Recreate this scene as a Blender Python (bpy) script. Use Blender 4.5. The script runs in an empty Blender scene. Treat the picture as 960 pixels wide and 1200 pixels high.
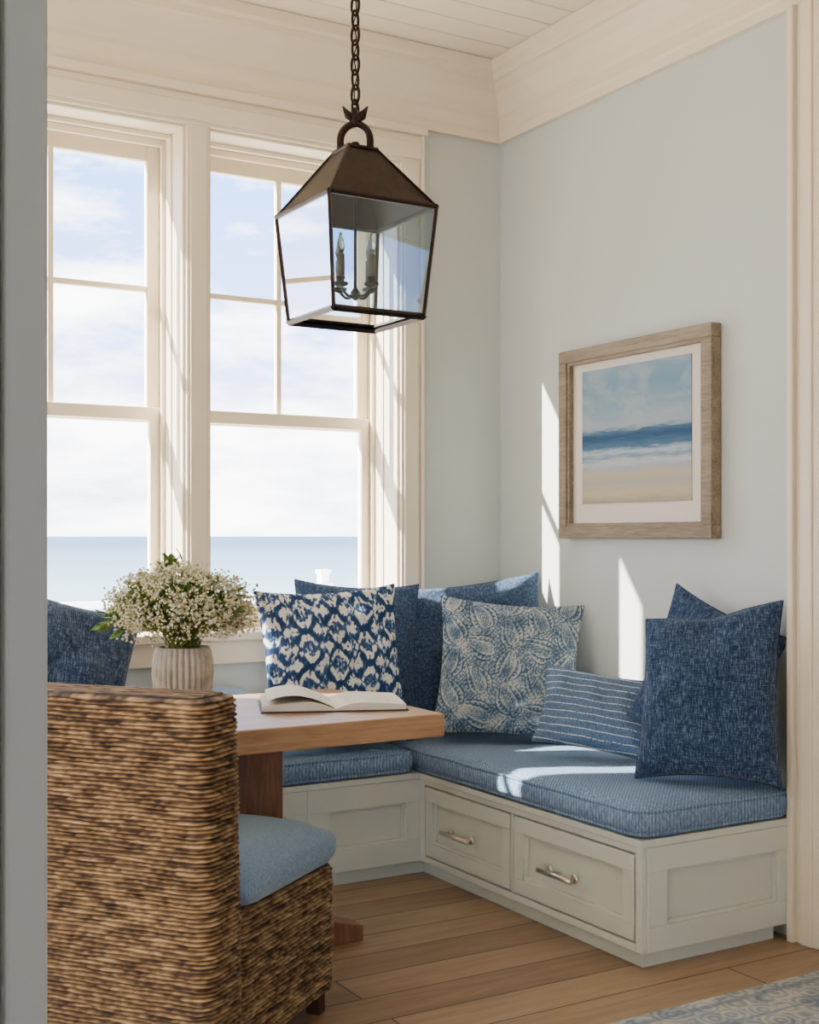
import bpy, bmesh, math, random
from mathutils import Vector, Matrix, noise
random.seed(7)
S=bpy.context.scene
D=bpy.data
# ------------------------------------------------------------------ helpers
def lin(c):
    return tuple(((v/255)/12.92 if v/255<=0.04045 else ((v/255+0.055)/1.055)**2.4) for v in c[:3])+(1.0,)
def issock(v): return isinstance(v,bpy.types.NodeSocket)
class NB:
    def __init__(s,name,rough=0.6,spec=0.3,metal=0.0):
        s.m=D.materials.new(name); s.m.use_nodes=True
        s.t=s.m.node_tree; s.t.nodes.clear()
        s.out=s.t.nodes.new('ShaderNodeOutputMaterial')
        s.b=s.t.nodes.new('ShaderNodeBsdfPrincipled')
        s.t.links.new(s.b.outputs[0],s.out.inputs[0])
        s.b.inputs['Roughness'].default_value=rough
        s.b.inputs['Specular IOR Level'].default_value=spec
        s.b.inputs['Metallic'].default_value=metal
        s.tc=s.t.nodes.new('ShaderNodeTexCoord').outputs['Object']
    def n(s,typ,ins=None,**props):
        nd=s.t.nodes.new(typ)
        for k,v in props.items(): setattr(nd,k,v)
        for k,v in (ins or {}).items():
            sk=nd.inputs[k]
            if issock(v): s.t.links.new(v,sk)
            else: sk.default_value=v
        return nd
    def math(s,op,a,b=0.0,c=None):
        ins={0:a,1:b}
        if c is not None: ins[2]=c
        return s.n('ShaderNodeMath',ins,operation=op).outputs[0]
    def map(s,scale=(1,1,1),loc=(0,0,0),rot=(0,0,0),src=None):
        return s.n('ShaderNodeMapping',{'Vector':src or s.tc,'Scale':scale,'Location':loc,'Rotation':rot}).outputs[0]
    def noise(s,vec,scale=5,detail=3,rough=0.5,dist=0.0):
        return s.n('ShaderNodeTexNoise',{'Vector':vec,'Scale':scale,'Detail':detail,'Roughness':rough,'Distortion':dist})
    def ramp(s,f,stops,interp='LINEAR'):
        nd=s.n('ShaderNodeValToRGB',{0:f}); cr=nd.color_ramp; cr.interpolation=interp
        while len(cr.elements)<len(stops): cr.elements.new(0.5)
        for e,(p,c) in zip(cr.elements,stops):
            e.position=p; e.color=c if len(c)==4 else (*c,1)
        return nd.outputs[0]
    def mix(s,f,a,b,blend='MIX'):
        return s.n('ShaderNodeMix',{0:f,6:a,7:b},data_type='RGBA',blend_type=blend).outputs[2]
    def color(s,c):
        if issock(c): s.t.links.new(c,s.b.inputs['Base Color'])
        else: s.b.inputs['Base Color'].default_value=c
    def bump(s,h,strength=0.3,dist=0.01):
        nd=s.n('ShaderNodeBump',{'Height':h,'Strength':strength,'Distance':dist})
        s.t.links.new(nd.outputs[0],s.b.inputs['Normal'])
    def sep(s,v):
        return s.n('ShaderNodeSeparateXYZ',{0:v}).outputs

def paint(name,c,rough=0.55,var=0.03,spec=0.3,bumps=0.05):
    k=NB(name,rough,spec)
    nz=k.noise(k.tc,3.0,4).outputs[0]
    a=lin(c); b=tuple(x*(1-var*2) for x in a[:3])+(1,)
    k.color(k.ramp(nz,[(0.3,b),(0.7,a)]))
    k.bump(k.noise(k.tc,180,2).outputs[0],bumps,0.002)
    return k.m

def mobj(name,verts,faces,mat=None,parent=None,smooth=False,mtx=None):
    me=D.meshes.new(name); me.from_pydata([tuple(v) for v in verts],[],faces); me.update()
    o=D.objects.new(name,me); S.collection.objects.link(o)
    if mat: me.materials.append(mat)
    if smooth: me.polygons.foreach_set('use_smooth',[True]*len(me.polygons))
    if parent: o.parent=parent
    if mtx is not None: o.matrix_world=mtx
    return o
def empty(name,loc=(0,0,0),rotz=0):
    e=D.objects.new(name,None); e.empty_display_size=0.1; S.collection.objects.link(e)
    e.location=loc; e.rotation_euler=(0,0,rotz); return e
class MB:
    def __init__(s): s.v=[]; s.f=[]
    def box(s,x0,x1,y0,y1,z0,z1):
        x0,x1=sorted((x0,x1)); y0,y1=sorted((y0,y1)); z0,z1=sorted((z0,z1))
        n=len(s.v)
        s.v+=[(x0,y0,z0),(x1,y0,z0),(x1,y1,z0),(x0,y1,z0),(x0,y0,z1),(x1,y0,z1),(x1,y1,z1),(x0,y1,z1)]
        s.f+=[tuple(n+i for i in q) for q in ((0,3,2,1),(4,5,6,7),(0,1,5,4),(1,2,6,5),(2,3,7,6),(3,0,4,7))]
    def tube(s,pts,r,seg=8,closed=False,caps=True):
        pts=[Vector(p) for p in pts]; n=len(pts); rs=r if isinstance(r,(list,tuple)) else [r]*n
        base=len(s.v); prev=None
        for i,p in enumerate(pts):
            if closed: t=(pts[(i+1)%n]-pts[i-1])
            else: t=pts[min(i+1,n-1)]-pts[max(i-1,0)]
            t.normalize()
            if prev is None:
                a=Vector((0,0,1)) if abs(t.z)<0.9 else Vector((1,0,0))
                u=t.cross(a).normalized()
            else:
                u=(prev-t*prev.dot(t)).normalized()
            prev=u; w=t.cross(u)
            for k in range(seg):
                an=2*math.pi*k/seg
                s.v.append(tuple(p+(u*math.cos(an)+w*math.sin(an))*rs[i]))
        rng=n if closed else n-1
        for i in range(rng):
            j=(i+1)%n
            for k in range(seg):
                k2=(k+1)%seg
                s.f.append((base+i*seg+k,base+i*seg+k2,base+j*seg+k2,base+j*seg+k))
        if not closed and caps:
            s.f.append(tuple(base+k for k in reversed(range(seg))))
            s.f.append(tuple(base+(n-1)*seg+k for k in range(seg)))
    def lathe(s,prof,cx,cy,seg=24,rib=None):
        base=len(s.v)
        for (r,z) in prof:
            for k in range(seg):
                a=2*math.pi*k/seg; rr=r*(1+(rib(a,z) if rib else 0))
                s.v.append((cx+rr*math.cos(a),cy+rr*math.sin(a),z))
        for i in range(len(prof)-1):
            for k in range(seg):
                k2=(k+1)%seg
                s.f.append((base+i*seg+k,base+i*seg+k2,base+(i+1)*seg+k2,base+(i+1)*seg+k))
        s.f.append(tuple(base+k for k in reversed(range(seg))))
        s.f.append(tuple(base+(len(prof)-1)*seg+k for k in range(seg)))
    def make(s,name,mat,parent=None,bevel=0,seg=2,smooth=False,subsurf=0):
        o=mobj(name,s.v,s.f,mat,parent,smooth)
        if bevel:
            m=o.modifiers.new('bevel','BEVEL'); m.width=bevel; m.segments=seg; m.limit_method='ANGLE'
            m.harden_normals=False
        return o
def box(name,x0,x1,y0,y1,z0,z1,mat,parent=None,bevel=0,seg=2):
    b=MB(); b.box(x0,x1,y0,y1,z0,z1); return b.make(name,mat,parent,bevel,seg)

# ------------------------------------------------------------------ materials
wallm=paint('wall_paint',(201,205,198),0.7,0.01)
cream=paint('cream_trim_paint',(232,219,194),0.45,0.01)
ceilm=paint('ceiling_paint',(238,227,204),0.5,0.02)
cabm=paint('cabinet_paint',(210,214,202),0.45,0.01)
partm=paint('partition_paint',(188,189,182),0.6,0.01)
white=paint('white_exterior_paint',(235,235,232),0.5,0.02)
bronze=NB('dark_bronze',0.35,0.5,0.8); nz=bronze.noise(bronze.tc,25,4).outputs[0]
bronze.color(bronze.ramp(nz,[(0.3,lin((28,20,17))),(0.75,lin((54,38,31)))])); bronze=bronze.m
nickel=NB('brushed_nickel',0.3,0.5,1.0); nickel.color(lin((214,206,192))); nickel=nickel.m
brass=NB('brass_sleeve',0.4,0.5,0.6); brass.color(lin((120,108,72))); brass=brass.m
darkwood=paint('dark_leg_wood',(60,38,26),0.5,0.1)

def glass(name,tint=(1,1,1,1),ior=1.45,boost=1.0):
    m=D.materials.new(name); m.use_nodes=True; t=m.node_tree; t.nodes.clear()
    o=t.nodes.new('ShaderNodeOutputMaterial'); mx=t.nodes.new('ShaderNodeMixShader')
    tr=t.nodes.new('ShaderNodeBsdfTransparent'); gl=t.nodes.new('ShaderNodeBsdfGlossy')
    fr=t.nodes.new('ShaderNodeFresnel'); fr.inputs[0].default_value=ior
    ml=t.nodes.new('ShaderNodeMath'); ml.operation='MULTIPLY'; ml.inputs[1].default_value=boost; ml.use_clamp=True
    gl.inputs['Roughness'].default_value=0.02; tr.inputs[0].default_value=tint
    t.links.new(fr.outputs[0],ml.inputs[0]); t.links.new(ml.outputs[0],mx.inputs[0])
    t.links.new(tr.outputs[0],mx.inputs[1]); t.links.new(gl.outputs[0],mx.inputs[2]); t.links.new(mx.outputs[0],o.inputs[0])
    return m
winglass=glass('window_glass',(0.97,0.98,1,1),1.3,0.6)
langlass=glass('lantern_glass',(0.58,0.69,0.78,1),1.6,2.0)

def wood(name,c1,c2,c3,axis='X',rough=0.45,scale=1.0):
    k=NB(name,rough,0.35)
    sc={'X':(1.2,14,14),'Y':(14,1.2,14),'Z':(14,14,1.2)}[axis]
    v=k.map(tuple(x*scale for x in sc))
    n1=k.noise(v,1.6,6,0.6,0.8).outputs[0]
    sc2=tuple(x*scale*6 for x in sc)
    n2=k.noise(k.map(sc2),1.5,3,0.6).outputs[0]
    col=k.ramp(n1,[(0.25,lin(c1)),(0.5,lin(c2)),(0.75,lin(c3))])
    col=k.mix(0.35,col,k.ramp(n2,[(0.35,lin(c1)),(0.6,lin(c3))]),'MIX')
    k.color(col); k.bump(n2,0.15,0.002)
    return k.m
tablewood=wood('table_oak',(132,98,70),(162,126,93),(182,146,111))
legwood=wood('table_leg_oak',(98,66,48),(122,84,62),(142,102,76),'Z')
framewood=wood('weathered_frame_wood',(104,90,72),(134,119,98),(162,146,122),'Y',0.7,1.3)

# floor planks
k=NB('oak_floor',0.36,0.4)
br=k.n('ShaderNodeTexBrick',{'Vector':k.tc,'Color1':(0,0,0,1),'Color2':(1,1,1,1),'Mortar':(0.5,0.5,0.5,1),'Scale':1.0,
  'Mortar Size':0.003,'Mortar Smooth':0.1,'Bias':0.0,'Brick Width':1.7,'Row Height':0.165},offset=0.37)
tone=k.ramp(br.outputs[0],[(0,lin((124,99,74))),(0.5,lin((152,125,97))),(1,lin((174,147,117)))])
gr=k.noise(k.map((1.5,16,16)),1.5,6,0.62,1.0).outputs[0]
grc=k.ramp(gr,[(0.3,lin((110,85,62))),(0.55,lin((154,126,97))),(0.8,lin((178,151,121)))])
c=k.mix(0.5,tone,grc)
kn=k.n('ShaderNodeTexVoronoi',{'Vector':k.map((1.3,3.2,1)),'Scale':1.0}).outputs[0]
c=k.mix(k.ramp(kn,[(0.02,(0.7,)*3),(0.08,(0,0,0))]),c,lin((78,54,38)))
c=k.mix(br.outputs[1],c,lin((58,42,32)))
k.color(c); k.bump(k.math('SUBTRACT',gr,k.math('MULTIPLY',br.outputs[1],3.0)),0.2,0.003); floorm=k.m

# fabrics
def fabric(name,c1,c2,c3,streak=(1,7),rough=0.95,bumpk=0.5,scale=1.0):
    k=NB(name,rough,0.1)
    a=k.noise(k.map((streak[0]*60*scale,streak[1]*60*scale,60*scale)),1.0,3,0.7).outputs[0]
    b=k.noise(k.map((streak[1]*60*scale,streak[0]*60*scale,60*scale)),1.0,3,0.7).outputs[0]
    m=k.math('ADD',k.math('MULTIPLY',a,0.62),k.math('MULTIPLY',b,0.38))
    k.color(k.ramp(m,[(0.36,lin(c1)),(0.5,lin(c2)),(0.64,lin(c3))]))
    k.bump(m,bumpk,0.004); k.b.inputs['Sheen Weight'].default_value=0.15
    return k.m
navy=fabric('navy_woven_fabric',(26,39,62),(47,65,92),(106,124,147),streak=(6,0.9),scale=0.75)
navy2=fabric('indigo_fabric',(42,58,84),(64,84,112),(104,123,146),streak=(2,1.2),scale=1.2)
linen=fabric('blue_linen',(92,114,140),(110,133,158),(132,154,177),streak=(6,1),scale=1.6,bumpk=0.25)
bolm=fabric('pale_blue_linen',(120,142,168),(138,160,184),(160,180,200),streak=(6,1),scale=1.4,bumpk=0.2)
k=NB('ticking_cushion_fabric',0.95,0.1)
s=k.sep(k.tc)
d=k.math('SUBTRACT',s[0],s[1])
st=k.math('SINE',k.math('MULTIPLY',d,2*math.pi/0.014))
n2=k.noise(k.map((200,200,40)),1.0,3,0.7).outputs[0]
f=k.math('ADD',k.math('MULTIPLY',st,0.07),n2)
k.color(k.ramp(f,[(0.34,lin((82,106,136))),(0.5,lin((110,134,162))),(0.68,lin((152,171,190)))]))
k.bump(f,0.35,0.003); tick=k.m
# printed fabrics : the print itself is stored per vertex ("print" attribute)
def printed(name,stops):
    k=NB(name,0.95,0.1)
    at=k.n('ShaderNodeAttribute',attribute_name='print').outputs['Fac']
    nn=k.noise(k.map((240,240,1)),1.0,2).outputs[0]
    f=k.math('ADD',at,k.math('MULTIPLY',k.math('SUBTRACT',nn,0.5),0.22))
    k.color(k.ramp(f,stops)); k.bump(nn,0.25,0.003); return k.m
ikat=printed('ikat_fabric',[(0.38,lin((222,218,204))),(0.48,lin((152,166,184))),(0.58,lin((70,96,130))),(0.9,lin((42,62,94)))])
paisley=printed('paisley_fabric',[(0.12,lin((64,86,108))),(0.42,lin((100,121,139))),(0.64,lin((146,158,162))),(0.92,lin((196,195,182)))])
def N3(x,y,z): return noise.noise(Vector((x,y,z)))
def ikat_fn(x,y):
    tw,th=.118,.135
    x+=.010*N3(x*12,y*12,31); y+=.012*N3(x*12,y*12,37)
    cx_=math.floor(x/tw+.5); ry=y/th+(.5 if cx_%2 else 0)
    fx=abs(x/tw+.5-math.floor(x/tw+.5)-.5)*tw; fy=abs(ry+.5-math.floor(ry+.5)-.5)*th
    fx+=.006*N3(x*50,y*20,1); fy+=.010*N3(x*110,y*14,2)
    v=N3(fx*60+3.1,fy*52+7.7,0.4)*1.0+.5*N3(fx*120,fy*110,3.3)
    v+=.16*math.sin(fx*120+fy*90)+.10
    v+=.45*N3(x*34,y*26,14)+.35*N3(x*170,y*40,9)
    return max(0,min(1,.5+v*1.0))
def paisley_fn(x,y):
    best=None
    wx=x+.010*N3(x*9,y*9,4); wy=y+.010*N3(x*9,y*9,8)
    cw,ch,SC=.112,.128,.135
    ci=math.floor(wx/cw)
    for di in (-1,0,1,2):
        i=ci+di
        oy=(.5 if i%2 else 0)*ch
        cj=math.floor((wy-oy)/ch)
        for dj in (-1,0,1,2):
            j=cj+dj
            cx_=i*cw; cy_=j*ch+oy
            flip=1 if (i+j)%2 else -1
            a=.5*flip+(0.9 if i%2 else 0)
            dx,dy=wx-cx_,wy-cy_
            p=(dx*math.cos(a)+dy*math.sin(a))*flip; q=-dx*math.sin(a)+dy*math.cos(a)
            q=q/SC; p=p/SC
            t=(q+.42)/1.0
            p2=p-.42*max(0,t-.35)**2
            if t<=0 or t>=1:
                m=1.0+max(-t,t-1)*4+abs(p2)*3
            else:
                w=.40*math.sin(math.pi*t**.62)**.8+.001
                m=max(abs(p2)/w,0); m=max(m,abs(2*t**.8-1)**3)
            an=math.atan2(q+.12,p2)
            if best is None or m<best[0]: best=(m,an,p2,t)
    m,an,p2,t=best
    if m<1:
        if m>.88: v=.15
        elif m>.76: v=.88
        elif m>.60: v=.28+.5*(math.sin(an*16)>0.1)
        elif m>.50: v=.18
        elif m>.32: v=.75
        else: v=.3+.4*(math.sin(p2*120)*math.sin(t*36)>0)
    elif m<1.16:
        v=.78 if math.sin(an*22)>-.2 else .35
    else:
        g=math.sin(wx*380+2*N3(wx*30,wy*30,1))*math.sin(wy*380+2*N3(wx*30,wy*30,5))
        v=.36+.38*(g>.1)
    return max(0,min(1,v*.95+.40*N3(x*20,y*20,3)+.35*N3(x*150,y*150,6)))
# striped lumbar
k=NB('pinstripe_fabric',0.95,0.1)
s=k.sep(k.tc)
fr=k.math('FRACT',k.math('ADD',k.math('MULTIPLY',s[1],1/0.026),k.math('MULTIPLY',k.noise(k.tc,6,1).outputs[0],0.35)))
dash=k.noise(k.map((200,60,1)),1.0,1).outputs[0]
ln=k.math('MULTIPLY',k.math('LESS_THAN',fr,0.12),k.math('GREATER_THAN',dash,0.40))
nn=k.noise(k.map((350,90,60)),1.0,2).outputs[0]
base=k.ramp(nn,[(0.35,lin((78,101,128))),(0.65,lin((110,132,157)))])
k.color(k.mix(ln,base,lin((214,217,213)))); k.bump(nn,0.3,0.003); pin=k.m

# ------------------------------------------------------------------ room shell
XR,YB=3.16,4.56; ZC=3.30
XL,YF=-2.5,-3.0
box('floor',XL,XR,YF,YB,-0.05,0,floorm)
b=MB(); y=YF
while y<YB:
    b.box(XL,XR,y+0.004,min(y+0.14,YB)-0.004,ZC,ZC+0.02); y+=0.14
b.box(XL,XR,YF,YB,ZC+0.012,ZC+0.06)
b.make('ceiling',ceilm,bevel=0.003,seg=1)
OP=[(0.85,1.71),(1.80,2.643),(-0.10,0.76)]  # third opening, hidden behind the partition, added to let in more light
ZS,ZH=0.93,2.85
b=MB(); T=0.28
b.box(XL-0.2,XR+0.2,YB,YB+T,-0.05,ZS); b.box(XL-0.2,XR+0.2,YB,YB+T,ZH,ZC+0.06)
xs=[XL-0.2]+[v for o in sorted(OP) for v in o]+[XR+0.2]
for i in range(0,len(xs),2): b.box(xs[i],xs[i+1],YB,YB+T,ZS,ZH)
b.make('wall_back',wallm)
box('wall_right',XR,XR+0.2,YF,YB,-0.05,ZC+0.06,wallm)
b=MB(); a0,a1=2.0,4.0
b.box(XL-0.2,XL,YF,a0,-0.05,ZC+0.06); b.box(XL-0.2,XL,a1,YB,-0.05,ZC+0.06)
b.box(XL-0.2,XL,a0,a1,-0.05,0.8); b.box(XL-0.2,XL,a0,a1,2.8,ZC+0.06); b.make('wall_left',wallm)  # opening out of view, added for soft side light
b=MB(); a0,a1=-1.0,0.8
b.box(XL-0.2,a0,YF-0.2,YF,-0.05,ZC+0.06); b.box(a1,XR+0.2,YF-0.2,YF,-0.05,ZC+0.06)
b.box(a0,a1,YF-0.2,YF,2.4,ZC+0.06); b.box(a0,a1,YF-0.2,YF,-.05,.6); b.make('wall_front',wallm)  # unseen opening behind the camera, added and sized for fill light
b=MB()
for x in (-1.0,-0.13,0.74): b.box(x,x+0.06,YF-0.12,YF-0.06,0.6,2.4)
b.box(-1.0,.8,YF-0.12,YF-0.06,2.34,2.4); b.box(-1.0,.8,YF-0.12,YF-0.06,0.6,0.68); b.make('window_5',cream,bevel=0.004)  # frame of the added fill opening behind the camera
b=MB()
for yy in (2.0,2.97,3.94): b.box(XL-0.12,XL-0.06,yy,yy+0.06,0.8,2.8)
b.box(XL-0.12,XL-0.06,2.0,4.0,0.8,0.86); b.box(XL-0.12,XL-0.06,2.0,4.0,2.74,2.8); b.box(XL-0.12,XL-0.06,2.0,4.0,1.78,1.82)
b.make('window_4',cream,bevel=0.004)  # frame of the unseen left opening, added to bring in side light
# partition with cased opening the viewer looks through
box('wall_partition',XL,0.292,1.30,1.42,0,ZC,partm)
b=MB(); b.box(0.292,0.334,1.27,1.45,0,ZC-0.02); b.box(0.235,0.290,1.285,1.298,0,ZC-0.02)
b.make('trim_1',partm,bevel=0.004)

# crown moulding sweep
prof=[(0,3.00),(0.022,3.00),(0.022,3.035),(0.03,3.045),(0.03,3.09),(0.045,3.105),(0.055,3.14),(0.08,3.185),(0.115,3.215),(0.13,3.22),(0.13,3.245),(0.15,3.255),(0.15,3.298)]
v=[];f=[]
for (p,z) in prof:
    v+=[(XL+0.001,YB-0.001-p,z),(XR-0.001-p,YB-0.001-p,z),(XR-0.001-p,YF+0.001,z)]
for i in range(len(prof)-1):
    for j in range(2): f.append((i*3+j,i*3+j+1,(i+1)*3+j+1,(i+1)*3+j))
mobj('trim_2',v,f,cream)

# ------------------------------------------------------------------ windows
def window(name,x0,x1):
    e=empty(name)
    b=MB()
    Y0,Y1=YB-0.01,YB+T
    b.box(x0,x0+0.012,Y0,Y1,ZS,ZH); b.box(x1-0.012,x1,Y0,Y1,ZS,ZH); b.box(x0+.012,x1-.012,Y0,Y1,ZH-0.012,ZH); b.box(x0+.012,x1-.012,YB+0.17,Y1,ZS,ZS+0.02)
    for (yy,w) in ((4.735,0.028),(4.66,0.018)):
        b.box(x0+.012,x0+w,yy,yy+.018,ZS+.003,ZH-.012); b.box(x1-w,x1-.012,yy,yy+.018,ZS+.003,ZH-.012); b.box(x0+w,x1-w,yy,yy+.018,ZH-.012-w,ZH-.012)
    b.make('jamb',cream,e,0.003)
    a,c=x0+0.014,x1-0.014
    b=MB(); ya,yb=4.80,4.835; st=0.05
    b.box(a,a+st,ya,yb,1.745,2.83); b.box(c-st,c,ya,yb,1.745,2.83)
    b.box(a+st,c-st,ya,yb,2.765,2.83); b.box(a+st,c-st,ya,yb,1.745,1.79)
    m=(a+c)/2-.008
    b.box(m-.011,m+.011,ya+.003,yb-.003,1.79,2.765); b.box(a+st,c-st,ya+.004,yb-.004,2.255,2.277)
    b.make('upper_sash',cream,e,0.003)
    b=MB(); ya,yb=4.760,4.796
    b.box(a,a+st,ya,yb,0.95,1.80); b.box(c-st,c,ya,yb,0.95,1.80)
    b.box(a+st,c-st,ya,yb,0.95,1.01); b.box(a+st,c-st,ya,yb,1.75,1.80)
    b.make('lower_sash',cream,e,0.003)
    b=MB(); b.box(a+.04,c-.04,4.815,4.819,1.78,2.78); b.box(a+.04,c-.04,4.776,4.780,1.0,1.76)
    b.make('pane',winglass,e)
for i,o in enumerate(OP): window('window_%d'%(i+1),*o)
# casing
b=MB(); F=YB-0.026
def cas(x0,x1):
    b.box(x0,x1,F,YB-.0005,ZS,ZH)
    b.box(x0+0.012,x1-0.012,F-0.008,F,ZS,ZH)
cas(-0.20,-0.10); cas(0.76,0.85); cas(1.71,1.80); cas(2.643,2.735)
b.box(2.735,2.75,F-0.012,YB-.0005,ZS,2.965); b.box(-0.215,-0.2,F-0.012,YB-.0005,ZS,2.965)
b.box(-0.2,2.735,F,YB-.0005,ZH,2.965); b.box(-0.2,2.735,F-0.01,F,ZH+0.015,ZH+0.085)
b.box(-0.225,2.76,F-0.022,YB-.0005,2.965,3.002)
b.make('trim_3',cream,bevel=0.004)
b=MB(); b.box(-0.24,2.775,YB-0.05,YB+0.165,ZS-0.03,ZS+0.002); b.box(-0.2,2.735,F,YB-.0005,ZS-0.12,ZS-0.03)
b.make('trim_4',cream,bevel=0.005)
# right-hand door casing on right wall
b=MB()
X=XR-.0005
b.box(X-0.045,X,2.868,2.893,0,2.999); b.box(X-0.026,X,2.775,2.868,0,2.999); b.box(X-0.034,X,2.80,2.85,0.0,2.999)
b.box(X-0.026,X,1.70,1.80,0,2.999); b.box(X-0.02,X,1.80,2.775,2.3,2.999)
b.make('trim_5',cream,bevel=0.004)
b=MB(); b.box(X-0.012,X,1.80,2.775,0.01,2.3)
for z0,z1 in ((0.15,1.0),(1.15,2.15)): b.box(X-0.02,X-0.012,1.95,2.62,z0,z1)
b.make('door_1',cream,bevel=0.004)

# ------------------------------------------------------------------ banquette
BX,BY0,BY1=2.515,2.897,4.17
e=empty('banquette_bench')
b=MB()
b.box(BX+.035,XR-.06,BY0+.035,YB-.004,0,0.06)
b.box(XL+.5,BX+.035,BY1+.035,YB-.004,0,0.06); b.make('plinth',cabm,e,0.002)
b=MB()
b.box(BX+.02,XR-.002,BY0+.02,YB-.003,0.055,0.372)
b.box(XL+.5,BX+.02,BY1+.02,YB-.003,0.055,0.372); b.make('carcass',cabm,e)
b=MB()
b.box(BX-.008,XR-.002,BY0-.008,YB-.003,0.372,0.395)
b.box(XL+.5,BX-.008,BY1-.008,YB-.003,0.372,0.395); b.make('top_board',cabm,e,0.003)
def fb(m,face,a0,a1,z0,z1,n0,n1):
    if face=='X': m.box(BX+.02-n1,BX+.02-n0,a0,a1,z0,z1)
    elif face=='E': m.box(a0,a1,BY0+.02-n1,BY0+.02-n0,z0,z1)
    else: m.box(a0,a1,BY1+.02-n1,BY1+.02-n0,z0,z1)
def shaker(m,face,a0,a1,z0,z1,w=0.055,n=0.02):
    fb(m,face,a0,a1,z1-w,z1,0,n); fb(m,face,a0,a1,z0,z0+w,0,n)
    fb(m,face,a0,a0+w,z0+w,z1-w,0,n); fb(m,face,a1-w,a1,z0+w,z1-w,0,n)
    g=0.010
    for (p0,p1,q0,q1) in ((a0+w,a1-w,z1-w-g,z1-w),(a0+w,a1-w,z0+w,z0+w+g),(a0+w,a0+w+g,z0+w+g,z1-w-g),(a1-w-g,a1-w,z0+w+g,z1-w-g)):
        fb(m,face,p0,p1,q0,q1,0,n*0.65)
    fb(m,face,a0+w+g,a1-w-g,z0+w+g,z1-w-g,0,n*0.15)
b=MB()
fb(b,'X',BY0+0.0,BY0+0.028,0.055,0.372,0,0.02); fb(b,'X',3.558,3.569,0.08,0.350,0,0.02); fb(b,'X',4.138,4.19,0.055,0.372,0,0.02)
fb(b,'X',BY0+0.028,4.138,0.351,0.372,0,0.02); fb(b,'X',BY0+0.028,4.138,0.055,0.079,0,0.02)
b.make('face_frame',cabm,e,0.002)
b=MB(); shaker(b,'X',BY0+0.035,3.551,0.086,0.344,0.05,0.022); b.make('drawer_front_1',cabm,e,0.002)
b=MB(); shaker(b,'X',3.576,4.131,0.086,0.344,0.05,0.022); b.make('drawer_front_2',cabm,e,0.002)
b=MB(); shaker(b,'E',BX+.0205,XR-.004,0.056,0.371,0.075,0.026); b.make('end_panel',cabm,e,0.002)
x=BX+.019
b2=MB()
while x>-1.9:
    shaker(b2,'B',x-0.50,x,0.056,0.371,0.085,0.022); x-=0.502
b2.make('back_panels',cabm,e,0.002)
for i,(yc) in enumerate((3.28,3.88)):
    b=MB(); xx=BX-.001
    b.tube([(xx-.034,yc-.088,.207),(xx-.034,yc+.088,.207)],.0085,12)
    for s_ in (-.066,.066): b.tube([(xx+.002,yc+s_,.207),(xx-.034,yc+s_,.207)],.007,10); b.tube([(xx+.001,yc+s_,.207),(xx-.005,yc+s_,.207)],.015,14)
    b.make('drawer_pull_%d'%(i+1),nickel,e,smooth=True)

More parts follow.
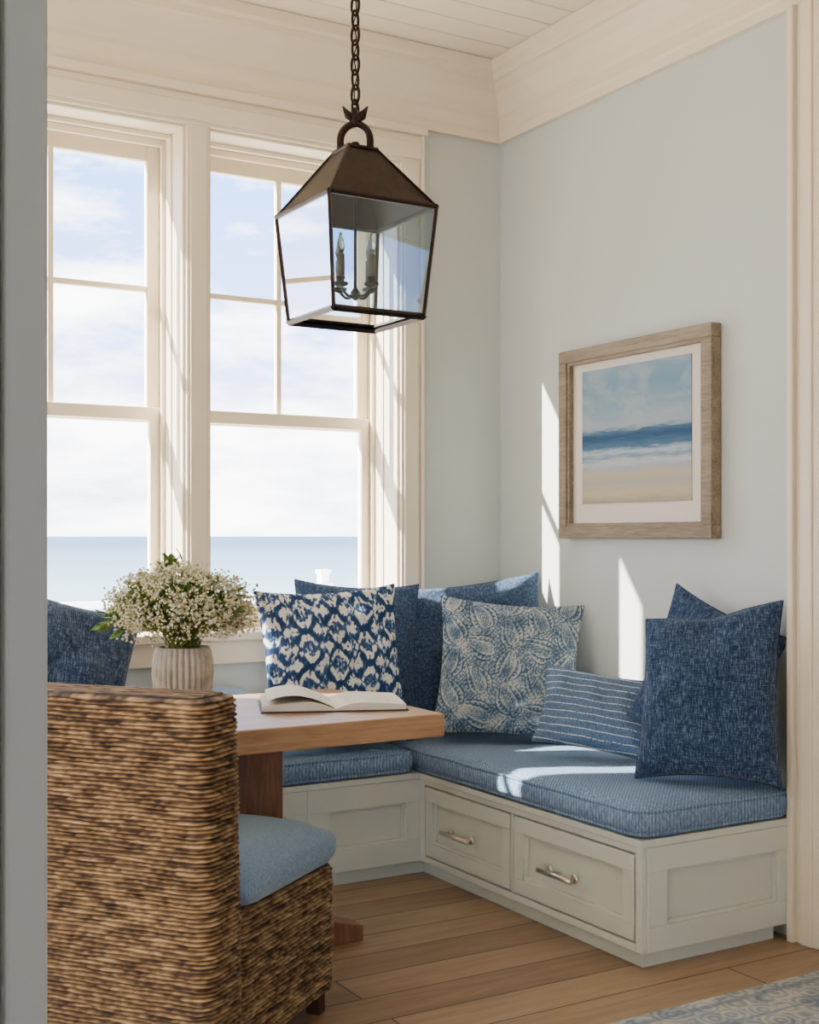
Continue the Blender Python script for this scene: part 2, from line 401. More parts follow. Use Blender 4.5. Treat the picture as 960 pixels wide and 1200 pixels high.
# cushions
def rbox(name,x0,x1,y0,y1,z0,z1,mat,r=0.03,puff=0.015,piping=True,nx=None,parent=None,corner=None):
    L=(x1-x0,y1-y0,z1-z0); N=[max(6,int(l/0.03)) for l in L]; N[2]=8
    bm=bmesh.new(); vd={}
    c=Vector(((x0+x1)/2,(y0+y1)/2,(z0+z1)/2)); h=Vector(L)/2
    def vert(i,j,k_):
        key=(i,j,k_)
        if key in vd: return vd[key]
        p=Vector((-1+2*i/N[0],-1+2*j/N[1],-1+2*k_/N[2]))
        q=Vector((p.x*h.x,p.y*h.y,p.z*h.z))
        rv=(corner or r)
        inn=Vector((max(-h.x+rv,min(h.x-rv,q.x)),max(-h.y+rv,min(h.y-rv,q.y)),q.z))
        dd=q-inn
        if dd.length>1e-6 and (abs(dd.x)>1e-6 and abs(dd.y)>1e-6): q=inn+dd.normalized()*min(rv,dd.length) if dd.length>rv else q
        rz=min(r,h.z*.95)
        over=abs(q.z)-(h.z-rz)
        if over>0:
            t=over/rz; ins=rz*(1-math.sqrt(max(0,1-t*t)))*0.8
            ex=1-ins/max(h.x,1e-3); ey=1-ins/max(h.y,1e-3); q.x*=ex; q.y*=ey
        bl=(1-p.z**2)*0.010
        if abs(p.x)>.999: q.x+=math.copysign(bl,p.x)
        if abs(p.y)>.999: q.y+=math.copysign(bl,p.y)
        if p.z>0: q.z+=puff*p.z*((1-abs(p.x)**4)*(1-abs(p.y)**4))**.5+0.003*noise.noise((c+q)*6)
        vd[key]=bm.verts.new(c+q); return vd[key]
    for k_ in (0,N[2]):
        for i in range(N[0]):
            for j in range(N[1]):
                bm.faces.new([vert(i,j,k_),vert(i+1,j,k_),vert(i+1,j+1,k_),vert(i,j+1,k_)])
    for k_ in range(N[2]):
        for i in range(N[0]):
            for j in (0,N[1]): bm.faces.new([vert(i,j,k_),vert(i+1,j,k_),vert(i+1,j,k_+1),vert(i,j,k_+1)])
        for j in range(N[1]):
            for i in (0,N[0]): bm.faces.new([vert(i,j,k_),vert(i,j+1,k_),vert(i,j+1,k_+1),vert(i,j,k_+1)])
    bmesh.ops.recalc_face_normals(bm,faces=bm.faces)
    me=D.meshes.new(name); 
    if piping:
        for kk in (0.98,-0.98):
            kz=N[2]-1 if kk>0 else 1
            ring=[vert(i,0,kz).co.copy() for i in range(N[0])]+[vert(N[0],j,kz).co.copy() for j in range(N[1])]+[vert(N[0]-i,N[1],kz).co.copy() for i in range(N[0])]+[vert(0,N[1]-j,kz).co.copy() for j in range(N[1])]
            mb=MB(); mb.tube(ring,0.0065,6,closed=True)
            vs=[bm.verts.new(q) for q in mb.v]
            for f_ in mb.f: bm.faces.new([vs[i] for i in f_])
    bm.to_mesh(me); bm.free()
    me.materials.append(mat); me.polygons.foreach_set('use_smooth',[True]*len(me.polygons))
    o=D.objects.new(name,me); S.collection.objects.link(o)
    if parent: o.parent=parent
    return o
rbox('seat_cushion',BX-.012,XR-.02,BY0-.008,YB-.02,0.397,0.487,tick,0.03,0.014,corner=0.06)
rbox('seat_cushion',XL+.52,BX-.04,BY1-.012,YB-.02,0.397,0.487,tick,0.03,0.010)
rbox('back_cushion',-1.0,1.93,4.415,4.54,0.503,0.725,bolm,0.04,0.01)

# pillows
def pillow(name,base,az,w,h,t,mat,lean=12,roll=0,chop=0,seed=0,fn=None,droop=0):
    """base=(x,y) of bottom centre, az = facing azimuth deg (0=-Y, + turns toward -X)"""
    n=200 if fn else 44; V=[];Fc=[]
    def side(sg):
        idx=[]
        for j in range(n+1):
            row=[]
            for i in range(n+1):
                u=-1+2*i/n; v_=-1+2*j/n
                u=math.sin(u*math.pi/2); v_=math.sin(v_*math.pi/2)
                x=w/2*u*(1-.085*(1-v_*v_)*abs(u)**2); y=h/2*v_*(1-.085*(1-u*u)*abs(v_)**2)
                if chop and v_>0: y-=chop*math.exp(-(u/.38)**2)*v_**2
                if droop:
                    dd_=max(0,(1-u)/2)**1.6*max(0,(v_+1)/2)**2
                    y-=droop*dd_; x+=droop*.35*dd_
                pr=max(0,(1-u*u)*(1-v_*v_))
                z=t/2*pr**.42
                nz_=noise.noise(Vector((x*7+seed,y*7,sg*3.1+seed)))*.024+noise.noise(Vector((x*18+seed,y*18,sg*2)))*.011
                rr=math.hypot(1-abs(u),1-abs(v_)); an=math.atan2(1-abs(v_),1-abs(u))
                nz_+=.012*math.sin(an*9+seed)*math.exp(-(rr/.5)**2)
                if chop: nz_-=.030*math.exp(-(u/.22)**2)*max(0,v_)**1.2
                z=z+nz_*min(1,pr*3)
                z*=1-.12*v_
                row.append((x,y,sg*z))
            idx.append(row)
        return idx
    A=side(1);B=side(-1); vid={}
    def add(sg,i,j):
        edge=i in(0,n) or j in(0,n); key=(0 if edge else sg,i,j)
        if key not in vid:
            p=(A if sg>0 else B)[j][i]
            if edge: p=(p[0],p[1],0)
            vid[key]=len(V); V.append(p)
        return vid[key]
    for j in range(n):
        for i in range(n):
            Fc.append((add(1,i,j),add(1,i+1,j),add(1,i+1,j+1),add(1,i,j+1)))
            Fc.append((add(-1,i,j),add(-1,i,j+1),add(-1,i+1,j+1),add(-1,i+1,j)))
    ring=[V[add(1,i,0)] for i in range(n)]+[V[add(1,n,j)] for j in range(n)]+[V[add(1,n-i,n)] for i in range(n)]+[V[add(1,0,n-j)] for j in range(n)]
    mb=MB(); mb.tube(ring,0.004,6,closed=True); off=len(V); V+=mb.v; Fc+=[tuple(q+off for q in f_) for f_ in mb.f]
    a=math.radians(az); L=math.radians(lean)
    nh=Vector((-math.sin(a),-math.cos(a),0)); xr=Vector((math.cos(a),-math.sin(a),0))
    up=Vector((0,0,1))*math.cos(L)-nh*math.sin(L); nn_=nh*math.cos(L)+Vector((0,0,1))*math.sin(L)
    M=Matrix((xr,up,nn_)).transposed()@Matrix.Rotation(math.radians(roll),3,'Z')
    pts=[M@Vector(q) for q in V]
    zmin=min(q.z for q in pts)
    cz=up*(h/2); c=Vector((base[0]+cz.x,base[1]+cz.y,0.502-zmin))
    o=mobj(name,V,Fc,mat,None,True,Matrix.Translation(c)@M.to_4x4())
    if fn:
        at=o.data.attributes.new('print','FLOAT','POINT'); at.data.foreach_set('value',[fn(q[0],q[1]) for q in V])
    mx_=max((q+c).x for q in pts); my_=max((q+c).y for q in pts)
    dx=min(0,XR-.006-mx_); dy=min(0,YB-.006-my_)
    o.matrix_world=Matrix.Translation((dx,dy,0))@o.matrix_world
    return o
pillow('throw_pillow',(1.17,4.22),-5,.50,.54,.17,navy,lean=14,roll=-16,seed=1)
pillow('throw_pillow',(2.36,4.38),8,.52,.60,.13,navy2,lean=5,roll=-3,seed=2)
pillow('throw_pillow',(2.175,4.19),8,.56,.60,.16,ikat,lean=12,roll=2,seed=3,fn=ikat_fn)
pillow('throw_pillow',(2.87,4.30),24,.68,.58,.14,navy2,lean=6,roll=6,seed=4)
pillow('throw_pillow',(2.81,4.00),33,.56,.54,.15,paisley,lean=16,roll=-4,seed=5,fn=paisley_fn)
pillow('throw_pillow',(3.03,3.18),72,.44,.50,.10,navy,lean=2,roll=-22,seed=6)
pillow('throw_pillow',(2.875,3.56),45,.42,.29,.14,pin,lean=22,roll=-8,seed=7)
pillow('throw_pillow',(2.908,3.035),50,.46,.59,.20,navy,lean=8,roll=0,chop=.015,seed=8,droop=.07)

# ------------------------------------------------------------------ framed painting
e=empty('framed_painting')
y0,y1,z0,z1=3.225,4.085,1.29,2.035; fx=XR-.05
b=MB(); w=.048
b.box(fx,XR-.002,y0,y1,z1-w,z1); b.box(fx,XR-.002,y0,y1,z0,z0+w); b.box(fx,XR-.002,y0,y0+w,z0+w,z1-w); b.box(fx,XR-.002,y1-w,y1,z0+w,z1-w)
b.make('frame',framewood,e,0.004)
g=.012
b=MB(); b.box(fx+.008,XR-.003,y0+w,y1-w,z1-w-g,z1-w); b.box(fx+.008,XR-.003,y0+w,y1-w,z0+w,z0+w+g); b.box(fx+.008,XR-.003,y0+w,y0+w+g,z0+w+g,z1-w-g); b.box(fx+.008,XR-.003,y1-w-g,y1-w,z0+w+g,z1-w-g)
b.make('inner_lip',framewood,e)
box('mat_board',XR-.02,XR-.004,y0+w+g,y1-w-g,z0+w+g,z1-w-g,paint('mat_board_paper',(222,212,196),.9,.01),e)
py0,py1,pz0,pz1=y0+.125,y1-.12,z0+.135,z1-.09
k=NB('seascape_paint',0.8,0.2)
s=k.sep(k.tc)
t=k.math('DIVIDE',k.math('SUBTRACT',s[2],pz0),pz1-pz0)
nw=k.noise(k.map((1,3,14)),1.2,5,.6,.6).outputs[0]
nf=k.noise(k.map((1,10,90)),1.0,4,.65).outputs[0]
t2=k.math('ADD',k.math('ADD',t,k.math('MULTIPLY',k.math('SUBTRACT',nw,.5),.06)),k.math('MULTIPLY',k.math('SUBTRACT',nf,.5),.09))
base=k.ramp(t2,[(0,lin((160,150,130))),(0.08,lin((186,172,142))),(0.15,lin((166,164,156))),(0.20,lin((182,170,140))),(0.26,lin((158,168,172))),(0.30,lin((184,188,186))),(0.34,lin((110,136,156))),(0.37,lin((170,182,188))),(0.41,lin((78,110,136))),(0.48,lin((44,76,106))),(0.525,lin((70,100,126))),(0.555,lin((146,160,166))),(0.70,lin((126,152,166))),(0.86,lin((110,140,158))),(1,lin((124,150,166)))])
nc=k.noise(k.map((1,3,6)),1.6,6,.65,.8).outputs[0]
sk=k.math('MULTIPLY',k.ramp(nc,[(.42,(0,0,0)),(.70,(.6,.6,.6))]),k.math('GREATER_THAN',t,.56))
k.color(k.mix(sk,base,lin((176,180,176)))); paintm=k.m
box('painting',XR-.024,XR-.0195,py0,py1,pz0,pz1,paintm,e)

# ------------------------------------------------------------------ table
e=empty('dining_table')
box('table_top',0.15,2.06,3.27,4.02,.69,.76,tablewood,e,.006,3)
b=MB()
for lx in (1.60,.60):
    b.box(lx-.06,lx+.06,3.57,3.69,.09,.69)
b.make('pedestal_posts',legwood,e,.006)
b=MB()
def foot(cx,cy,dx,dy,L):
    nrm=Vector((-dy,dx)); hw=.045
    P=[]
    for (s_,h_) in ((0,.14),(L,.05)):
        for sg in (-1,1):
            for z in (0.0,h_):
                P.append((cx+dx*s_+nrm.x*hw*sg,cy+dy*s_+nrm.y*hw*sg,z))
    n=len(b.v); b.v+=P
    b.f+=[tuple(n+i for i in q) for q in ((0,1,3,2),(4,6,7,5),(0,4,5,1),(2,3,7,6),(1,5,7,3),(0,2,6,4))]
for lx in (1.60,.60):
    for dx,dy in ((1,0),(-1,0),(0,1),(0,-1)): foot(lx,3.63,dx,dy,.35 if dx else .30)
b.make('feet',legwood,e,.005)

# ------------------------------------------------------------------ woven chair
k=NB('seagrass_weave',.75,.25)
at=k.n('ShaderNodeAttribute',attribute_name='strand_groove_shade').outputs['Fac']  # fibre tone, with shade between the rows painted in
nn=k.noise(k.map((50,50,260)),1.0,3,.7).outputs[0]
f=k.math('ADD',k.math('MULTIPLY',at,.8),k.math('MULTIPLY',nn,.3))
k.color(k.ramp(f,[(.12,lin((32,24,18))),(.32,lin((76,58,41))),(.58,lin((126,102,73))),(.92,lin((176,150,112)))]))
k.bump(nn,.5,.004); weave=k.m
def woven(name,x0,x1,y0,y1,z0,z1,parent,rc=.05,rt=.035,rake=0.0,rowh=.0105):
    per=[]
    def arc(cx,cy,a0):
        for q in range(7):
            a=a0+q/6*math.pi/2; per.append((cx+rc*math.cos(a),cy+rc*math.sin(a),math.cos(a),math.sin(a)))
    arc(x1-rc,y1-rc,0);arc(x0+rc,y1-rc,math.pi/2);arc(x0+rc,y0+rc,math.pi);arc(x1-rc,y0+rc,1.5*math.pi)
    P=[];n=len(per);step=.0045;acc=0
    for i in range(n):
        a=per[i];c=per[(i+1)%n];L=math.hypot(c[0]-a[0],c[1]-a[1]);m=max(1,int(L/step))
        for q in range(m):
            t=q/m; P.append((a[0]+(c[0]-a[0])*t,a[1]+(c[1]-a[1])*t,a[2]+(c[2]-a[2])*t,a[3]+(c[3]-a[3])*t,acc+L*t))
        acc+=L
    m=len(P); SUB=7; dz=rowh/SUB; nzr=int((z1-z0)/dz); V=[];Fc=[];col=[]
    for r in range(nzr+1):
        z=z0+r*dz; row=r//SUB; ph=(r%SUB)/SUB
        ins=0
        if z>z1-rt:
            t=(z-(z1-rt))/rt; ins=rt*(1-math.sqrt(max(0,1-t*t)))
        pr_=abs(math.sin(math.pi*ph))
        for (x,y,nx,ny,s_) in P:
            w1=noise.noise(Vector((s_*15,row*5.3,x0*3)))
            w2=noise.noise(Vector((s_*60,row*3.7,1.3)))
            over=math.sin(2*math.pi*s_/.058+row*2.55+w1*6)
            dip=.5+.5*over
            o=.0115*(pr_**.8)*(.60+.26*dip+.30*w2)-ins
            zz=z+.0036*noise.noise(Vector((s_*9,row*1.7,5)))+.0030*w2*pr_
            V.append((x+nx*o,y+ny*o-rake*((z-.4)/.55 if z>.4 else 0),zz))
            col.append(max(0,min(1,.02+.50*(pr_**.7)+.06*over*pr_+.50*w1+.35*w2)))  # darker toward row gaps: groove shade and dark core fibre put in the colour
    for r in range(nzr):
        for i in range(m):
            j=(i+1)%m; Fc.append((r*m+i,r*m+j,(r+1)*m+j,(r+1)*m+i))
    cyy=(y0+y1)/2-rake*((z1-.4)/.55 if z1>.4 else 0)
    top=nzr*m
    nr=24
    last=[top+i for i in range(m)]
    for q in range(1,nr):
        t=q/nr; cur=[]
        for i in range(m):
            p=V[top+i]; w=.92
            tx_=p[0] if (x1-x0)>(y1-y0) else (x0+x1)/2
            x=p[0]+(max(x0+rc,min(x1-rc,p[0]))-p[0])*t*w if (x1-x0)>(y1-y0) else p[0]+(tx_-p[0])*t*w
            y=p[1]+(cyy-p[1])*t*w
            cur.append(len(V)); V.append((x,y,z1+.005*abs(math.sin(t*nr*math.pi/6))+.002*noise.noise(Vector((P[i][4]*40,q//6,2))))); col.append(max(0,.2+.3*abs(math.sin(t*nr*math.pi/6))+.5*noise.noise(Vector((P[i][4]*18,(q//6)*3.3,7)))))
        for i in range(m):
            j=(i+1)%m; Fc.append((last[i],last[j],cur[j],cur[i]))
        last=cur
    Fc.append(tuple(last))
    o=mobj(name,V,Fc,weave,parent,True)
    a=o.data.attributes.new('strand_groove_shade','FLOAT','POINT'); a.data.foreach_set('value',col)
    return o
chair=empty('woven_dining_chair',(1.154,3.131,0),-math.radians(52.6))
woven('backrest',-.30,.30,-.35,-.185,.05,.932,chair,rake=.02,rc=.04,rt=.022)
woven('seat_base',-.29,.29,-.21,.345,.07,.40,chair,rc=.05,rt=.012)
o=rbox('seat_cushion_pad',-.295,.295,-.17,.36,.40,.505,linen,.045,.028,piping=False,parent=chair,corner=.06)
b=MB()
for (x,y) in ((-.25,.30),(.25,.30),(-.25,-.29),(.25,-.29)): b.box(x-.02,x+.02,y-.02,y+.02,0,.09)
b.make('legs',darkwood,chair,.003)

# ------------------------------------------------------------------ vase + flowers
vx,vy=1.345,3.60
vm=NB('ribbed_ceramic',.6,.3); nzv=vm.noise(vm.tc,30,3).outputs[0]
vm.color(vm.ramp(nzv,[(.3,lin((170,156,136))),(.7,lin((204,193,174)))])); vm=vm.m
b=MB()
pr=[(.052,.0),(.058,.004),(.07,.03),(.083,.08),(.088,.13),(.086,.17),(.08,.20),(.078,.21),(.074,.21),(.074,.19),(.07,.15)]
b.lathe([(r,.7605+z) for r,z in pr],vx,vy,240,rib=lambda a,z:.12*abs(math.sin(a*15))**.6-.08 if z<.965 else 0)
b.make('ribbed_vase',vm,smooth=True)
fl=empty('babys_breath_bouquet')
grn=NB('leaf_green',.6,.3); g1=grn.noise(grn.tc,40,2).outputs[0]
grn.color(grn.ramp(g1,[(.35,lin((60,88,36))),(.65,lin((122,148,68)))])); grn=grn.m
blm=NB('blossom_white',.8,.2); g2=blm.noise(blm.tc,60,2).outputs[0]
blm.color(blm.ramp(g2,[(.38,lin((176,166,112))),(.62,lin((234,228,204)))])); blm=blm.m
stm=NB('stem_green',.7,.2); stm.color(lin((110,118,58))); stm=stm.m
C=Vector((vx,vy,1.088)); bl=MB(); st=MB(); lf=MB()
def octa(m,p,r):
    n=len(m.v)
    R=Matrix.Rotation(random.random()*6,3,Vector((random.random()-.5,random.random()-.5,random.random()+.01)).normalized())
    for q in ((1,0,0),(-1,0,0),(0,1,0),(0,-1,0),(0,0,.8),(0,0,-.8)): m.v.append(tuple(p+(R@Vector(q))*r))
    m.f+=[tuple(n+i for i in t) for t in ((0,2,4),(2,1,4),(1,3,4),(3,0,4),(2,0,5),(1,2,5),(3,1,5),(0,3,5))]
mouth=Vector((vx,vy,.965))
for s_ in range(290):
    th=random.random()*2*math.pi; u=random.uniform(-.8,1); rr=random.uniform(.7,1.0)
    sxy=math.sqrt(1-u*u)
    tip=C+Vector((math.cos(th)*sxy*.215,math.sin(th)*sxy*.215,u*.13 if u>0 else u*.11))*rr
    mid=mouth.lerp(tip,.55)+Vector((0,0,.03))
    st.tube([mouth+Vector((random.uniform(-.04,.04),random.uniform(-.04,.04),0)),mid,tip],.0012,4)
    for q in range(4):
        p2=tip+Vector((random.gauss(0,.018),random.gauss(0,.018),random.gauss(0,.012)))
        st.tube([mid.lerp(tip,.6),p2],.0007,3)
        for w_ in range(5):
            octa(bl,p2+Vector((random.gauss(0,.009),random.gauss(0,.009),random.gauss(0,.008))),random.uniform(.0032,.0064))
def leaf(p,d,L,W):
    d=d.normalized(); a=Vector((random.gauss(0,1),random.gauss(0,1),random.gauss(0,1))); s1=d.cross(a).normalized(); up=s1.cross(d)
    n=len(lf.v)
    for (t,w_) in ((0,.1),(.3,.9),(.6,.8),(1,.02)):
        cc=p+d*L*t-up*(.25*L*t*t)
        lf.v+= [tuple(cc-s1*W*w_+up*W*.3),tuple(cc),tuple(cc+s1*W*w_+up*W*.3)]
    for q in range(3):
        for z in range(2): lf.f.append((n+q*3+z,n+q*3+z+1,n+(q+1)*3+z+1,n+(q+1)*3+z))
for s_ in range(420):
    th=random.random()*2*math.pi; u=random.uniform(-.7,.8); sxy=math.sqrt(1-u*u); rr=random.uniform(.3,.88)
    dv=Vector((math.cos(th)*sxy*.19,math.sin(th)*sxy*.19,u*.11))
    leaf(C+dv*rr,dv+Vector((0,0,.06)),random.uniform(.03,.05),random.uniform(.007,.013))
for q in range(12): leaf(C+Vector((-.03+random.gauss(0,.016),.0,.12+random.gauss(0,.012))),Vector((random.gauss(0,.5),random.gauss(0,.5),1)),.045,.012)
for q in range(20): leaf(C+Vector((-.15+random.gauss(0,.025),.09+random.gauss(0,.02),-.03+random.gauss(0,.025))),Vector((-1,.5,random.gauss(-.3,.4))),.05,.015)
st.make('stems',stm,fl); bl.make('blossoms',blm,fl); lf.make('leaves',grn,fl,smooth=True)

# ------------------------------------------------------------------ open book
bk=empty('open_book',(1.84,3.60,.7605),math.radians(-22))
page=NB('book_pages',.85,.15); s=page.sep(page.tc)
row=page.math('LESS_THAN',page.math('FRACT',page.math('MULTIPLY',s[1],1/.011)),.35)
wd=page.math('GREATER_THAN',page.noise(page.map((130,91,1)),1.0,0).outputs[0],.45)
ins_=page.math('MULTIPLY',page.math('LESS_THAN',page.math('ABSOLUTE',page.math('SUBTRACT',page.math('ABSOLUTE',s[0]),.105)),.075),page.math('LESS_THAN',page.math('ABSOLUTE',s[1]),.115))
tx=page.math('MULTIPLY',page.math('MULTIPLY',row,wd),ins_)
page.color(page.mix(page.math('MULTIPLY',tx,.5),lin((222,213,194)),lin((110,102,94)))); page=page.m
b=MB(); hd=.14
top=[]
for i in range(-20,21):
    a=abs(i/20); x=i/20*.22
    hgt=.030 if i<0 else .026
    z=.008+hgt*math.sin(min(1,a*2.2)*math.pi/2)*(1-.55*a)
    top.append((x,z))
n=len(top)
for y in (-hd,hd):
    for (x,z) in top: b.v.append((x,y,z))
    for (x,z) in top: b.v.append((x,y,.004))
for i in range(n-1):
    b.f+=[(i,i+1,2*n+i+1,2*n+i),(n+i+1,n+i,3*n+i,3*n+i+1),(i+1,i,n+i,n+i+1),(2*n+i,2*n+i+1,3*n+i+1,3*n+i)]
b.f+=[(0,2*n,3*n,n),(n-1,2*n-1,4*n-1,3*n-1)]
o=b.make('pages',page,bk)
b=MB(); m_=14
for y in (-hd+.002,hd-.002):
    for i in range(m_+1):
        a=i/m_; b.v.append((-.205*a,y,.012+.040*math.sin(a*math.pi*.78)))
for i in range(m_): b.f.append((i,i+1,m_+1+i+1,m_+1+i))
b.make('lifted_page',page,bk,smooth=True)
b=MB(); b.box(-.227,.227,-hd-.006,hd+.006,0,.0035); b.make('cover',paint('book_cover',(60,56,56),.6,.05),bk)

# ------------------------------------------------------------------ lantern
ln_=empty('lantern_pendant')
lx,ly=1.90,3.55
zt,zb,zp=2.325,1.985,2.515; ht,hb,hp=.1875,.158,.052
def cr(h,z): return [Vector((lx-h,ly-h,z)),Vector((lx+h,ly-h,z)),Vector((lx+h,ly+h,z)),Vector((lx-h,ly+h,z))]
T_,B_,P_=cr(ht,zt),cr(hb,zb),cr(hp,zp)
b=MB()
for i in range(4):
    j=(i+1)%4
    b.tube([T_[i],B_[i]],.007,4); b.tube([T_[i],T_[j]],.009,6); b.tube([B_[i],B_[j]],.011,4); b.tube([T_[i],P_[i]],.005,6); b.tube([P_[i],P_[j]],.006,6)
    n=len(b.v)
    c0=Vector((lx,ly,zb))
    ii=[B_[i],B_[j],B_[j]+(c0-B_[j])*.14,B_[i]+(c0-B_[i])*.14]
    b.v+=[tuple(p+Vector((0,0,.006))) for p in ii]; b.f.append((n,n+1,n+2,n+3))
b.box(lx-.054,lx+.054,ly-.054,ly+.054,zp-.004,zp+.008)
b.lathe([(.02,zp+.008),(.016,zp+.02),(.012,zp+.03)],lx,ly,16)
arch=[]
for q in range(17):
    a=math.pi*q/16; arch.append((lx+.047*math.cos(a)*.861,ly-.047*math.cos(a)*.509,zp+.036+.052*math.sin(a)))
arch=[(arch[0][0],arch[0][1],zp)]+arch+[(arch[-1][0],arch[-1][1],zp)]
b.tube(arch,.012,8)
b.make('frame',bronze,ln_)
b=MB(); n=0
for i in range(4):
    j=(i+1)%4; n=len(b.v); b.v+=[tuple(T_[i]),tuple(T_[j]),tuple(P_[j]),tuple(P_[i])]; b.f.append((n,n+1,n+2,n+3))
o=b.make('roof',bronze,ln_); m=o.modifiers.new('s','SOLIDIFY'); m.thickness=.002
b=MB()
for i in range(4):
    j=(i+1)%4; n=len(b.v); b.v+=[tuple(T_[i]),tuple(T_[j]),tuple(B_[j]),tuple(B_[i])]; b.f.append((n,n+1,n+2,n+3))
n=len(b.v); b.v+=[tuple(p+Vector((0,0,.004))) for p in B_]; b.f.append((n,n+1,n+2,n+3))
b.make('panes',langlass,ln_)
b=MB()
b.tube([(lx,ly,zp),(lx,ly,2.06)],.0055,8); b.lathe([(.004,2.045),(.014,2.055),(.016,2.07),(.006,2.085)],lx,ly,16)
c2=MB(); c3=MB()
for q in range(4):
    a=math.radians(20+90*q); R=.068; dx,dy=math.cos(a),math.sin(a)
    b.tube([(lx+dx*R*t,ly+dy*R*t,2.07-.02*math.sin(t*math.pi)+.012*t) for t in [i/8 for i in range(9)]],.005,6)
    px,py=lx+dx*R,ly+dy*R
    b.lathe([(.004,2.076),(.023,2.085),(.024,2.092),(.010,2.095),(.015,2.11)],px,py,16)
    c2.lathe([(.0125,2.105),(.0125,2.18),(.009,2.182)],px,py,14)
    c3.lathe([(.007,2.182),(.012,2.195),(.014,2.205),(.010,2.225),(.002,2.25)],px,py,14)
b.make('candle_arms',bronze,ln_,smooth=True); c2.make('candle_sleeves',brass,ln_,smooth=True)
bg=NB('bulb_glass',.1,.5); bg.color(lin((225,215,195))); bg.b.inputs['Transmission Weight'].default_value=.8
c3.make('bulbs',bg.m,ln_,smooth=True)
# chain
b=MB(); z=zp+.135; i=0
for sg in (-1,1):
    b.tube([(lx,ly,zp+.095),(lx+sg*.022*.861,ly-sg*.022*.509,zp+.115),(lx+sg*.04*.861,ly-sg*.04*.509,zp+.145)],[.009,.015,.002],6)
b.lathe([(.006,zp+.08),(.014,zp+.09),(.014,zp+.11),(.006,zp+.14)],lx,ly,12)
while z<ZC-.03:
    a0=math.pi/2*(i%2)+.4
    ring=[]
    for q in range(18):
        a=2*math.pi*q/18; r=.015*math.cos(a); zz=z+.031*math.sin(a)
        ring.append((lx+r*math.cos(a0),ly+r*math.sin(a0),zz))
    b.tube(ring,.0045,6,closed=True); z+=.047; i+=1
b.tube([(lx+.006*math.sin(t*2),ly+.006*math.cos(t*2),zp+.1+t*(ZC-zp-.1)/20) for t in range(21)],.0022,6)
b.lathe([(.06,ZC-.002),(.06,ZC-.012),(.035,ZC-.025),(.01,ZC-.035)],lx,ly,24)
b.make('chain',bronze,ln_,smooth=True)

# ------------------------------------------------------------------ rug
k=NB('vintage_rug',.95,.05)
s=k.sep(k.tc)
nb=k.noise(k.tc,7,5,.75).outputs[0]; vo=k.n('ShaderNodeTexVoronoi',{'Vector':k.tc,'Scale':13.0,'Randomness':.7}).outputs[0]
f=k.math('ADD',k.math('MULTIPLY',k.math('SINE',k.math('MULTIPLY',vo,24)),.09),nb)
pat=k.ramp(f,[(.33,lin((120,133,146))),(.5,lin((160,165,166))),(.65,lin((192,188,178)))])
dy=k.math('SUBTRACT',2.63,s[1])
bd=k.math('MULTIPLY',k.math('GREATER_THAN',dy,.04),k.math('LESS_THAN',dy,.06))
bd2=k.math('MULTIPLY',k.math('GREATER_THAN',dy,.16),k.math('LESS_THAN',dy,.172))
pat=k.mix(k.math('MULTIPLY',k.math('MAXIMUM',bd,bd2),.6),pat,lin((112,128,146)))
k.color(pat); k.bump(k.noise(k.tc,300,2).outputs[0],.5,.004)
o=box('area_rug',1.75,3.08,.5,2.63,.0005,.010,k.m,None,.003)

# ------------------------------------------------------------------ exterior
k=NB('sea_water',.6,.15)
s=k.sep(k.tc); nw=k.noise(k.map((.004,.02,1)),1.0,5,.6).outputs[0]
fr=k.math('ADD',k.math('DIVIDE',s[1],1600.0),k.math('MULTIPLY',k.math('SUBTRACT',nw,.5),.25))
k.color(k.ramp(fr,[(0.1,lin((98,117,124))),(.35,lin((72,96,110))),(1,lin((42,68,88)))]))
mobj('sea',[(-20000,60,-12),(20000,60,-12),(20000,25000,-12),(-20000,25000,-12)],[(0,1,2,3)],k.m)
sand=paint('beach_sand',(150,142,126),.9,.1)
mobj('ground_beach',[(-300,7.5,-3),(300,7.5,-3),(300,75,-12.2),(-300,75,-12.2)],[(0,1,2,3)],sand)
b=MB()
b.box(-4,8,7.2,7.26,.88,.92); b.box(-4,8,7.21,7.25,.1,.14)
x=-4
while x<8: b.box(x,x+.02,7.22,7.24,.14,.88); x+=.12
for px in (-1.2,1.2,3.60,6.0):
    b.box(px,px+.075,7.19,7.27,-.2,.98); b.box(px-.012,px+.087,7.178,7.282,.98,1.0); b.box(px+.01,px+.065,7.20,7.26,1.0,1.06); b.box(px+.0,px+.075,7.19,7.27,1.06,1.085)
b.make('deck_railing',white,bevel=.003)
box('deck_floor',-5,9,4.95,7.4,-.3,-.2,white)

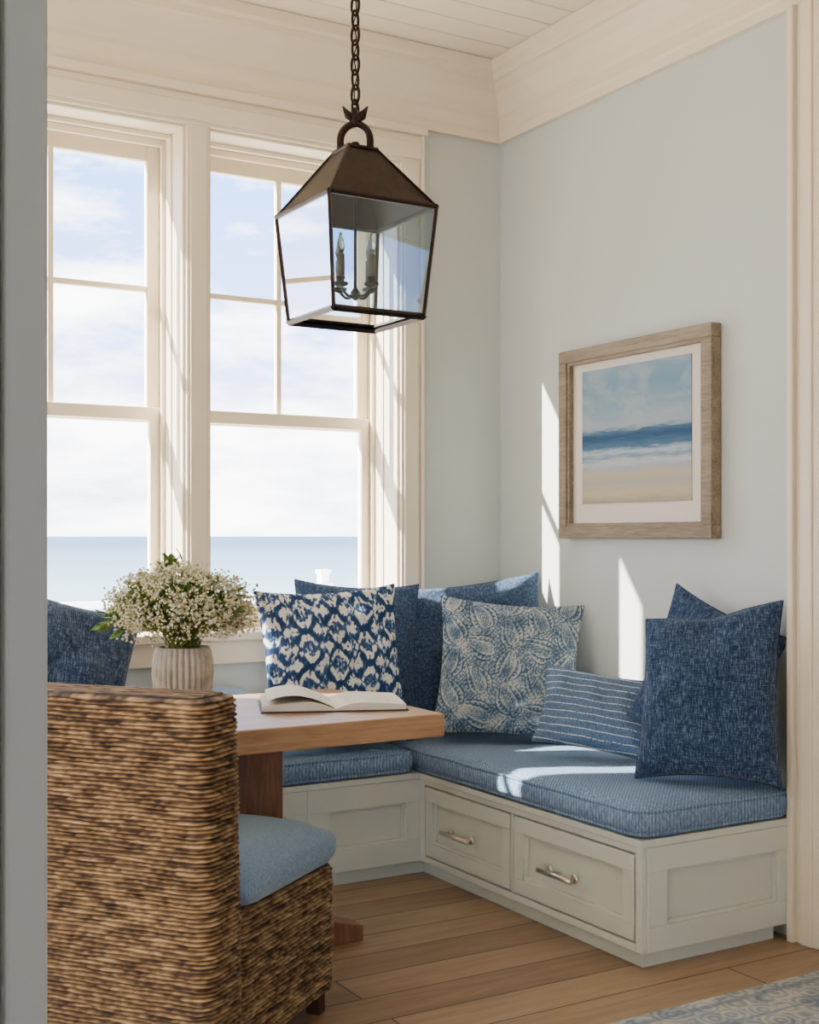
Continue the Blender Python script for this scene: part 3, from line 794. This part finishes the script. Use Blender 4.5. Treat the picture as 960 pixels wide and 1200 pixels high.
# ------------------------------------------------------------------ world, sun, camera
W=D.worlds.new('sky'); S.world=W; W.use_nodes=True; t=W.node_tree; t.nodes.clear()
o=t.nodes.new('ShaderNodeOutputWorld'); bgn=t.nodes.new('ShaderNodeBackground'); tc=t.nodes.new('ShaderNodeTexCoord')
mp=t.nodes.new('ShaderNodeMapping'); mp.inputs['Scale'].default_value=(1.6,1.6,5)
nzn=t.nodes.new('ShaderNodeTexNoise'); nzn.inputs['Scale'].default_value=2.6; nzn.inputs['Detail'].default_value=7; nzn.inputs['Roughness'].default_value=.6
r1=t.nodes.new('ShaderNodeValToRGB'); r1.color_ramp.elements[0].position=.43; r1.color_ramp.elements[1].position=.60
sp=t.nodes.new('ShaderNodeSeparateXYZ'); r2=t.nodes.new('ShaderNodeValToRGB')
cr_=r2.color_ramp; cr_.elements[0].position=.0; cr_.elements[0].color=(.46,.48,.63,1); cr_.elements[1].position=.7; cr_.elements[1].color=(.34,.44,.64,1)
for p_,c_ in ((.08,(.46,.47,.63,1)),(.15,(.26,.35,.60,1)),(.30,(.11,.24,.54,1))):
    e_=cr_.elements.new(p_); e_.color=c_
mx=t.nodes.new('ShaderNodeMix'); mx.data_type='RGBA'; mx.inputs[7].default_value=(1,.98,.94,1)
L=t.links.new
L(tc.outputs['Generated'],mp.inputs[0]); L(mp.outputs[0],nzn.inputs['Vector']); L(nzn.outputs[0],r1.inputs[0])
L(tc.outputs['Generated'],sp.inputs[0]); L(sp.outputs[2],r2.inputs[0]); L(r2.outputs[0],mx.inputs[6]); L(r1.outputs[0],mx.inputs[0])
L(mx.outputs[2],bgn.inputs[0]); bgn.inputs[1].default_value=11.5; L(bgn.outputs[0],o.inputs[0])
sl=D.lights.new('sun','SUN'); sl.energy=95; sl.angle=math.radians(.55); sl.color=(1,.93,.82)
so=D.objects.new('sun',sl); S.collection.objects.link(so)
so.rotation_euler=Vector((1,-.53,-.77)).to_track_quat('-Z','Y').to_euler(); so.location=(-3,8,8)
cam=D.cameras.new('camera'); co=D.objects.new('camera',cam); S.collection.objects.link(co)
co.location=(0,0,1.3); co.rotation_euler=(math.radians(90),0,-math.radians(30.6))
cam.lens=1489/1200*36; cam.sensor_width=36; cam.shift_y=28/1200; cam.clip_end=60000; cam.clip_start=.05
S.camera=co
